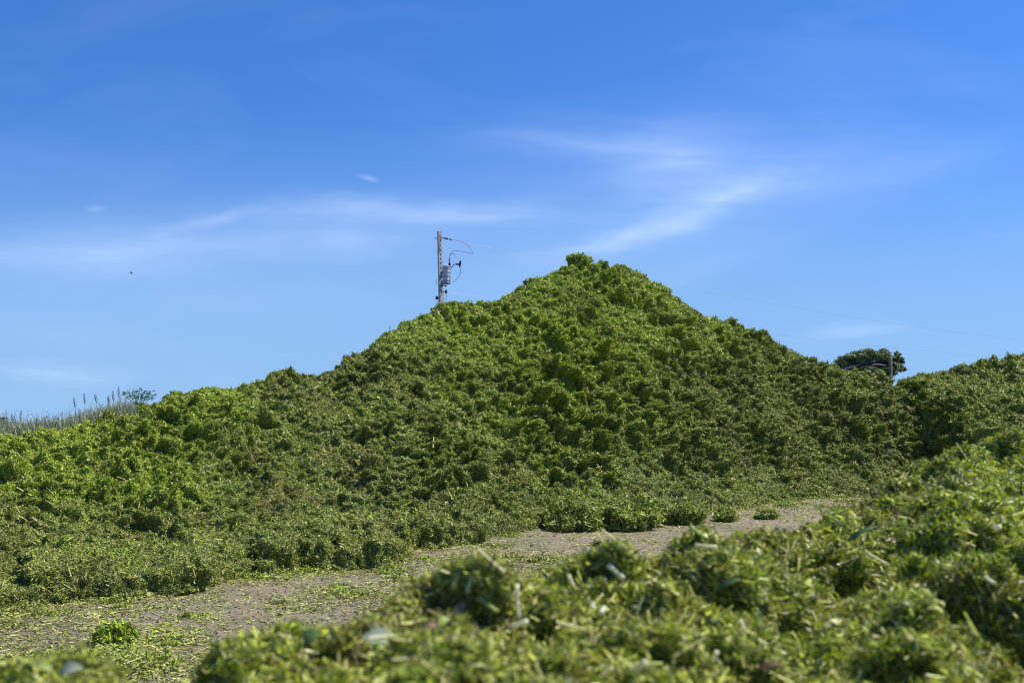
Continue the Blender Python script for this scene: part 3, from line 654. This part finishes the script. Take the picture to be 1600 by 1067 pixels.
# ------------------------------------------------------------------ utility pole
YP = 50.0; PXM = YP / F
base = at(689, 560, YP); pole = empty('utility_pole', (base[0], YP, 0), 0)
tag(pole, 'concrete utility pole with a grey transformer, rising behind the left ridge', 'utility pole')
def pp(px, py, dy=0.0):
    p = at(px, py, YP + dy); return np.array((p[0] - base[0], dy, p[2]))
topz = pp(687, 362)[2]
RZ = R(-33)
def taper(mb, z0, w0, d0, z1, w1, d1, rz, x0=0, y0=0, x1=0, y1=0):
    v_ = []
    for z, w, d, X0, Y0 in ((z0, w0, d0, x0, y0), (z1, w1, d1, x1, y1)):
        for x, y in ((-.5, -.5), (.5, -.5), (.5, .5), (-.5, .5)):
            X, Y = x * w, y * d; v_.append((X0 + X * math.cos(rz) - Y * math.sin(rz), Y0 + X * math.sin(rz) + Y * math.cos(rz), z))
    mb.add(v_, [(3, 2, 1, 0), (4, 5, 6, 7), (0, 1, 5, 4), (1, 2, 6, 5), (2, 3, 7, 6), (3, 0, 4, 7)])
mb = MB(); xt = pp(686.6, 362)[0]; xbm = pp(689.7, 480)[0]; x00 = xbm + (xbm - xt) * pp(689, 480)[2] / (topz - pp(689, 480)[2])
taper(mb, -.3, .31, .20, topz, .20, .12, R(33), x00, 0, xt, 0)
mb.build('shaft', M_CONC, pole)
nx, ny = math.sin(R(33)), -math.cos(R(33))
for k in range(13):
    z = topz - .25 - k * .23; f_ = z / topz; xc = x00 + (xt - x00) * f_; dd = (.20 + (.12 - .20) * f_) / 2 + .004
    mb = MB(); mb.box((xc + nx * dd, ny * dd, z), (.05, .012, .07), R(33)); mb.build('hole_shade_plate', M_DARKS, pole)  # dark raised plates painting the shade inside the climbing holes
mb = MB(); c_ = pp(697.6, 430, -.28); r_ = .20; hz_ = .43
tk = empty('transformer', (0, 0, 0)); tk.parent = pole
prof = [(-hz_, r_ * .9), (-hz_ + .02, r_), (-.15, r_), (.15, r_), (hz_ - .02, r_), (hz_, r_ * .96)]
mb.tube([c_ + np.array((0, 0, z)) for z, _ in prof], [r for _, r in prof], 28); mb.build('tank', M_TANK, tk, False)
mb = MB(); mb.tube([c_ + np.array((0, 0, hz_ - .01)), c_ + np.array((0, 0, hz_ + .03)), c_ + np.array((0, 0, hz_ + .07))], [r_ * 1.08, r_ * 1.08, r_ * .5], 28); mb.build('lid', M_TANK, tk)
for zz in (-.30, -.08, .12, .31):
    mb = MB(); mb.tube([c_ + np.array((0, 0, zz - .018)), c_ + np.array((0, 0, zz + .018))], r_ * 1.035, 28); mb.build('fin_shade_band', M_TANKD, tk)  # dark rings put the shading of the tank fins into colour
mb = MB(); mb.tube([c_ + np.array((0, 0, -hz_ - .02)), c_ + np.array((0, 0, -hz_ + .03))], r_ * 1.07, 28); mb.build('base_rim', M_TANKD, tk)
for zz in (-.25, .25): mb = MB(); mb.box((c_[0] - .13, c_[1] + .17, c_[2] + zz), (.16, .26, .07)); mb.build('bracket', M_TANKD, tk)
mb = MB(); b0 = pp(702.3, 415, -.28)
for k in range(6): mb.tube([b0 + np.array((0, 0, k * .055)), b0 + np.array((0, 0, k * .055 + .03))], .055 - .004 * k, 14)
mb.tube([b0, b0 + np.array((0, 0, .42))], .026, 10); mb.build('bushing', M_PORC, tk)
mb = MB(); mb.tube([b0 + np.array((0, 0, -.03)), b0 + np.array((0, 0, .10))], .062, 12); mb.build('bushing_collar', M_BLACK, tk)
def crv(pts, n_=14):
    pts = np.array(pts, float); k = len(pts); t = np.linspace(0, k - 1, n_ * (k - 1)); o_ = []
    for tt in t:
        i = min(int(tt), k - 2); f_ = tt - i; p0 = pts[max(i - 1, 0)]; p1 = pts[i]; p2 = pts[i + 1]; p3 = pts[min(i + 2, k - 1)]
        o_.append(.5 * ((2 * p1) + (-p0 + p2) * f_ + (2 * p0 - 5 * p1 + 4 * p2 - p3) * f_ ** 2 + (-p0 + 3 * p1 - 3 * p2 + p3) * f_ ** 3))
    return o_
fc = empty('fuse_cutout', (0, 0, 0)); fc.parent = pole
mb = MB(); mb.tube(crv([pp(705, 419, -.28), pp(709, 414, -.28), pp(713, 413, -.28)]), .022, 8); mb.build('support_arm', M_TANKD, fc)
mb = MB(); mb.tube([pp(712, 413, -.28), pp(717, 413, -.28)], .042, 10); mb.build('clamp', M_BLACK, fc)
mb = MB(); mb.tube([pp(718, 417.5, -.28), pp(718.7, 413, -.28), pp(719.5, 407.5, -.28)], [.035, .062, .045], 12); mb.build('insulator', M_BLACK, fc)
for pts in ([pp(702.5, 401, -.28), pp(704, 396, -.28), pp(711, 392, -.28), pp(722, 393, -.28), pp(739, 396.5, -.2)],
            [pp(705.5, 375, -.1), pp(716, 376.5, -.1), pp(728, 381, -.15), pp(735, 389, -.2), pp(739.5, 396, -.2)],
            [pp(703, 399, -.28), pp(708, 396.5, -.28), pp(712.5, 401, -.28), pp(717, 407, -.28)],
            [pp(719, 418, -.28), pp(719.5, 427, -.28), pp(714, 436, -.28), pp(706, 442, -.28)]):
    mb = MB(); mb.tube(crv(pts, 10), .012, 6); mb.build('jumper_wire', M_WIRE, pole)
si = empty('strain_insulator', (0, 0, 0)); si.parent = pole
mb = MB(); mb.tube([pp(679, 372.5, .02), pp(692, 372.2, -.05)], .018, 8); mb.build('bolt', M_TANKD, si)
mb = MB()
for k in range(5):
    a_ = pp(694 + k * 1.3, 372 + k * .35, -.08); b_ = pp(694.7 + k * 1.3, 372.2 + k * .35, -.08); mb.tube([a_, b_], .05, 10)
mb.tube([pp(691, 371.5, -.08), pp(705, 375, -.08)], .02, 8); mb.build('insulator_disc', M_BLACK, si)
mb = MB(); mb.tube([pp(702, 373.8, -.08), pp(705.5, 374.8, -.08)], .03, 8); mb.build('wire_clamp', M_BLACK, si)
for (a1, a2, a3, rr) in (((682.6, 463), (682.6, 468), 0, .07), ((697, 453), (697, 458.5), 0, .055), ((697.5, 445.5), (696, 448), 0, .035)):
    mb = MB(); mb.tube([pp(*a1, -.12), pp(*a2, -.12)], rr, 10); mb.tube([pp(a1[0], (a1[1] + a2[1]) / 2, -.12), pp(690, (a1[1] + a2[1]) / 2, -.05)], .018, 6); mb.build('spool_insulator', M_BLACK, pole)
mb = MB(); mb.tube(crv([pp(697.5, 460, -.12), pp(697, 470, -.12), pp(696, 485, -.12)]), .01, 6); mb.build('ground_wire', M_WIRE, pole)
mb = MB(); mb.tube(crv([pp(682, 437, -.1), pp(681.2, 441, -.1), pp(683, 444, -.1)]), .012, 6); mb.build('wire_loop', M_WIRE, pole)
# power lines
def line(p0, p1, sag, rad, label, name='power_line'):
    ts_ = np.linspace(0, 1, 60); pts = [p0 + (p1 - p0) * t - np.array((0, 0, 4 * sag * t * (1 - t))) for t in ts_]
    pts = [p - p0 for p in pts]
    mb = MB(); mb.tube(pts, rad, 5); o_ = mb.build(name, M_WIRE); o_.location = p0; tag(o_, label, 'cable', 'power lines from the utility pole')
line(at(705, 375, YP - .08), np.array((70.7, 110, 9.7)), 1.15, .0055, 'upper power line from the pole top passing behind the cone summit')
z_ = at(698, 456, YP)
line(z_, np.array((70.7, 110, 1.6 + (660 - 570) / F * 110)), .75, .005, 'lower power line running low behind the cone towards the tree')

# ------------------------------------------------------------------ bank with tall grass on the left
bx = np.linspace(-26, -3, 90); by = np.linspace(12, 34, 70); BX, BY = np.meshgrid(bx, by, indexing='ij')
def bank_z(x, y):
    pxb = 800 + x / y * F; line_z = CAMZ + np.interp(pxb, [-800, 0, 100, 200, 300, 420], [-.03, -.014, -.009, .006, .012, .0]) * y
    return line_z * sstep(13.5, 16, y) * sstep(34, 25, y) * sstep(-3.2, -6, x) + .05 * perlin(np.stack([x, y, x * 0], -1), 1.5) - .1
BV = np.stack([BX, BY, bank_z(BX, BY)], -1)
M_BANK = mat('grassy_soil', flat((.07, .085, .035), .95, 0, 1.5, .3))
tag(link('bank', quads_mesh('bank', BV.reshape(-1, 3), grid_quads(90, 70), None, np.full(89 * 69, True)), M_BANK), kind='structure')
ac = Acc(); n = 42000
Xg = rng.uniform(-14.5, -5.5, n); Yg = rng.uniform(16, 22.5, n); zg = bank_z(Xg, Yg); Pg = np.stack([Xg, Yg, zg], -1)
pg = 800 + Xg / Yg * F
env = np.interp(pg, [-100, 0, 40, 60, 110, 150, 190, 215, 260], [.34, .34, .28, .34, .34, .36, .34, .24, .12])
hh = env * rng.uniform(.4, 1.2, n) * (1 + .45 * perlin(Pg, .5, 2.0))
lean = rng.normal(0, .26, (n, 3)) + np.array((.08, 0, 0)); D = nrm(np.array((0, 0, 1)) + lean * np.array((1, 1, 0)))
Nr = nrm(rng.normal(size=(n, 3)) * np.array((1, 1, .1)) + np.array((0, -1, 0)))
gc = np.array((.19, .25, .12)) * rng.uniform(.5, 1.35, (n, 1)); kk = rng.random(n) < .35; gc[kk] = np.array((.36, .34, .25)) * rng.uniform(.7, 1.3, (kk.sum(), 1))
strips(ac, Pg + D * hh[:, None] * .5, D, Nr, hh, np.full(n, .0075), rng.normal(0, .5, n), gc, 4, taper=.12)
# seed heads
k = rng.random(n) < .16; m_ = k.sum(); tip = Pg[k] + D[k] * (hh[k] * 1.02)[:, None]
for rep in range(3):
    strips(ac, tip + rng.normal(0, .008, (m_, 3)) + np.array((0, 0, .02 * rep)), nrm(D[k] + rng.normal(0, .35, (m_, 3))), Nr[k], np.full(m_, .045), np.full(m_, .006), rng.normal(0, .3, m_), np.array((.48, .43, .36)) * rng.uniform(.7, 1.2, (m_, 1)), 3)
o = link('tall_grass', ac.mesh('tall_grass'), M_FOR); tag(o, 'tall seeding grass on the bank at the left edge', 'grass', kind='stuff')
# thin dark weed stalks
def stalk(px, py0, py1, Y, label, lean=0):
    p0 = at(px, py0, Y); p1 = at(px + lean, py1, Y); mb = MB(); v_ = p1 - p0
    mb.tube([np.zeros(3), v_ * .5 + np.array((.01, 0, 0)), v_], [.0035, .003, .002], 6)
    for k in range(9):
        t = .45 + .06 * k; a = k * 2.4; q_ = v_ * t; e_ = np.array((math.cos(a), math.sin(a) * .5, 2.6)) * (.035 - .002 * k)
        mb.tube([q_, q_ + e_ * .6, q_ + e_], [.002, .005, .002], 5)
    o_ = mb.build('weed_stalk', M_STALK); o_.location = p0; tag(o_, label, 'weed', 'tall weed stalks on the bank')
M_STALK = mat('weed_stalk', flat((.13, .13, .09), .8))
stalk(133, 645, 616, 18.5, 'weed stalk above the grass, third from the left', -2)
stalk(152, 640, 618, 18.5, 'weed stalk with a leaning plume, fourth from the left', -4)
stalk(30, 672, 642, 18.5, 'dark weed stalk nearest the left border', 3)
stalk(20, 672, 648, 18.5, 'short weed stalk nearest the left border', -2)
stalk(118, 650, 623, 18.5, 'pinkish weed stalk second from the left', -3)
stalk(169, 640, 620, 18.5, 'weed stalk right of the leaning plume', 0)
stalk(177, 640, 612, 18.5, 'slender weed stalk beside the leafy weed', -1)
stalk(186, 640, 605, 18.5, 'tallest weed stalk, just left of the leafy weed', -1)
# leafy weed
M_WEED = mat('weed_leaf', forage(.5, .3, .4))
wp = at(216, 632, 14.4); wd = empty('leafy_weed', wp); tag(wd, 'leafy weed growing up at the left end of the heap ridge', 'weed')
ac = Acc(); mb = MB()
for px_, py_ in ((193, 614), (199, 611), (206, 613), (213, 609), (220, 608), (228, 610), (236, 611), (243, 616), (211, 617), (224, 616), (233, 618)):
    tip = at(px_, py_, 14.4 + rng.uniform(-.12, .12)) - wp; r0 = np.array((tip[0] * .35, 0, 0)); mb.tube(crv([r0, tip * np.array((.6, 1, .55)), tip], 5), .004, 5)
    n_ = 26; t = rng.uniform(.45, 1.02, (n_, 1)); Pq = r0 * (1 - t) + tip * t + rng.normal(0, .015, (n_, 3)); Dq = nrm(tip * .5 + rng.normal(0, .3, (n_, 3)))
    strips(ac, Pq + Dq * .02, Dq, nrm(np.array((0, -.4, 1)) + rng.normal(0, .5, (n_, 3))), rng.uniform(.028, .05, n_), rng.uniform(.011, .018, n_), rng.normal(0, .5, n_), np.array((.045, .11, .04)) * rng.uniform(.7, 1.6, (n_, 1)), 4, taper=.15)
mb.build('stem', M_STALK, wd); link('leaves', ac.mesh('leaves'), M_WEED, wd)

# ------------------------------------------------------------------ trees
M_TREE = mat('tree_leaf', forage(.6, .2, .2))
def tree(px, py_top, wpx, Y, label, lobes, nleaf, lsz, colr, seed):
    r_ = np.random.default_rng(seed); cx = at(px, 600, Y)[0]; root = empty('tree', (cx, Y, 0)); tag(root, label, 'tree')
    mb = MB(); ztop = at(px, py_top, Y)[2]; fork = np.array((0, 0, ztop * .55))
    mb.tube([np.zeros(3), np.array((.1, 0, ztop * .3)), fork], [.42, .32, .26], 10)
    ac_ = Acc()
    tot_ = sum(l[2] * l[3] for l in lobes)
    for (lx, ly, lw, lh) in lobes:
        c0 = at(px + lx, ly, Y) - np.array((cx, Y, 0)); rx = lw / F * Y; rz = lh / F * Y; dy = r_.uniform(-.3, .3) * rx; c0[1] = dy
        mb.tube(crv([fork, fork * .4 + c0 * .6 + np.array((0, 0, -.2)), c0], 5), np.linspace(.10, .03, 10), 7)
        n_ = int(nleaf * lw * lh / tot_); ncl = max(6, int(n_ / 70))
        U = nrm(r_.normal(size=(ncl, 3))); rad = r_.uniform(.45, 1.0, (ncl, 1)) ** .6
        C = c0 + U * rad * np.array((rx, rx * .8, rz)); C[:, 2] = np.maximum(C[:, 2], c0[2] - rz * .55)
        for cc in C[::3]: mb.tube([c0 * .8 + cc * .2 - np.array((0, 0, .05)), cc], [.03, .01], 5)
        idx = r_.integers(0, ncl, n_); Pp = C[idx] + r_.normal(0, 1, (n_, 3)) * np.array((rx, rx, rz)) * np.array((.13, .13, .15))
        cl_ = (.65 + .7 * r_.random(ncl))[idx][:, None]
        strips(ac_, Pp, r_.normal(size=(n_, 3)), nrm(r_.normal(size=(n_, 3)) + np.array((0, 0, .8))), lsz * r_.uniform(.6, 1.4, n_), lsz * .5 * r_.uniform(.6, 1.3, n_), r_.normal(0, .4, n_), np.array(colr) * cl_ * r_.uniform(.7, 1.35, (n_, 1)), 3)
    mb.build('trunk', M_BARK, root); link('crown', ac_.mesh('crown'), M_TREE, root)
tree(1355, 546, 110, 70, 'broad spreading tree beyond the heaps behind the dark roof',
     [(-35, 567, 16, 11), (-18, 561, 20, 10), (0, 555, 22, 9), (14, 552, 20, 8), (27, 560, 18, 9), (12, 567, 26, 9), (-10, 570, 30, 9), (44, 560, 12, 8), (52, 572, 11, 9), (38, 572, 16, 9), (-44, 575, 10, 9), (-25, 572, 20, 10), (24, 574, 24, 9), (-35, 580, 18, 8), (0, 580, 30, 8), (30, 582, 24, 8)], 26000, .17, (.15, .18, .095), 5)
tree(-2, 652, 40, 90, 'far dark tree low at the left border behind the grass', [(0, 658, 14, 6), (12, 661, 8, 4), (-22, 658, 16, 8)], 3000, .25, (.045, .07, .05), 8)

# ------------------------------------------------------------------ shelter roof and post behind the saddle
YS = 42.0; sc0 = at(1352, 620, YS); sh = empty('open_shelter', (sc0[0], YS, 0)); tag(sh, 'low dark curved roof showing over the dip between the two heaps', 'shelter')
prof = [(1318, 577), (1326, 574), (1338, 570.5), (1350, 568.6), (1362, 567.2), (1372, 567), (1380, 568.5), (1386, 571)]
mb = MB(); v_ = []
for dy in (-.9, .9):
    for th_ in (0, -.07):
        for px_, py_ in prof:
            p = at(px_, py_, YS); v_.append((p[0] - sc0[0], dy, p[2] + th_))
k = len(prof); f_ = []
for i in range(k - 1):
    f_ += [(i, i + 1, 2 * k + i + 1, 2 * k + i), (k + i, 3 * k + i, 3 * k + i + 1, k + i + 1), (i, k + i, k + i + 1, i + 1), (2 * k + i, 2 * k + i + 1, 3 * k + i + 1, 3 * k + i)]
f_ += [(0, 2 * k, 3 * k, k), (k - 1, 2 * k - 1, 4 * k - 1, 3 * k - 1)]
mb.add(v_, f_); mb.build('roof', M_ROOF, sh)
M_EAVE_HL = mat('eave_highlight', flat((.16, .14, .22), .4))  # lavender colour painting the highlight along the right end of the eave
mb = MB(); mb.tube([at(1362, 569.8, YS - .93) - np.array((sc0[0], YS, 0)), at(1373, 569.3, YS - .93) - np.array((sc0[0], YS, 0)), at(1384, 571.2, YS - .93) - np.array((sc0[0], YS, 0))], [.02, .035, .02], 8); mb.build('roof_highlight', M_EAVE_HL, sh)
for px_ in (1326, 1380):
    for dy in (-.8, .8):
        p = at(px_, 573.5, YS); mb = MB(); mb.box((p[0] - sc0[0], dy, p[2] / 2), (.09, .09, p[2])); mb.build('post', M_WOOD, sh)
pz = at(1391, 553, 41); mb = MB()
pz0 = np.array((pz[0], 41, 0)); taper(mb, -.2, .12, .12, pz[2] - .03, .10, .10, R(30)); taper(mb, pz[2] - .03, .10, .10, pz[2], .06, .06, R(30))
mb.tube([(0, -.10, pz[2] - .25), (-.09, -.06, pz[2] - .1)], .03, 8)
o = mb.build('timber_post', M_WOOD); o.location = pz0; tag(o, 'grey post standing upright right of the dark roof, before the tree', 'post')

# ------------------------------------------------------------------ distant bird
bp_ = at(205, 427, 120); mb = MB()
mb.tube([(-.16, 0, .10), (-.08, 0, .05), (.02, 0, -.02), (.12, 0, -.09), (.2, 0, -.13)], [.015, .05, .06, .045, .01], 8)
mb.add([(-.02, 0, .03), (.08, 0, -.03), (.02, .42, .16), (-.04, .40, .17), (-.02, 0, .045), (.08, 0, -.015), (.02, .42, .165), (-.04, .40, .175)], [(0, 1, 2, 3), (7, 6, 5, 4), (0, 3, 7, 4), (1, 5, 6, 2), (2, 6, 7, 3)])
mb.add([(-.02, 0, .03), (.08, 0, -.03), (.02, -.42, .16), (-.04, -.40, .17), (-.02, 0, .045), (.08, 0, -.015), (.02, -.42, .165), (-.04, -.40, .175)], [(3, 2, 1, 0), (4, 5, 6, 7), (4, 7, 3, 0), (2, 6, 5, 1), (3, 7, 6, 2)])
o = mb.build('bird', M_BLACK); o.location = bp_; tag(o, 'tiny dark bird flying in the blue sky at left', 'bird')
SC.render.resolution_x = 1024; SC.render.resolution_y = 682
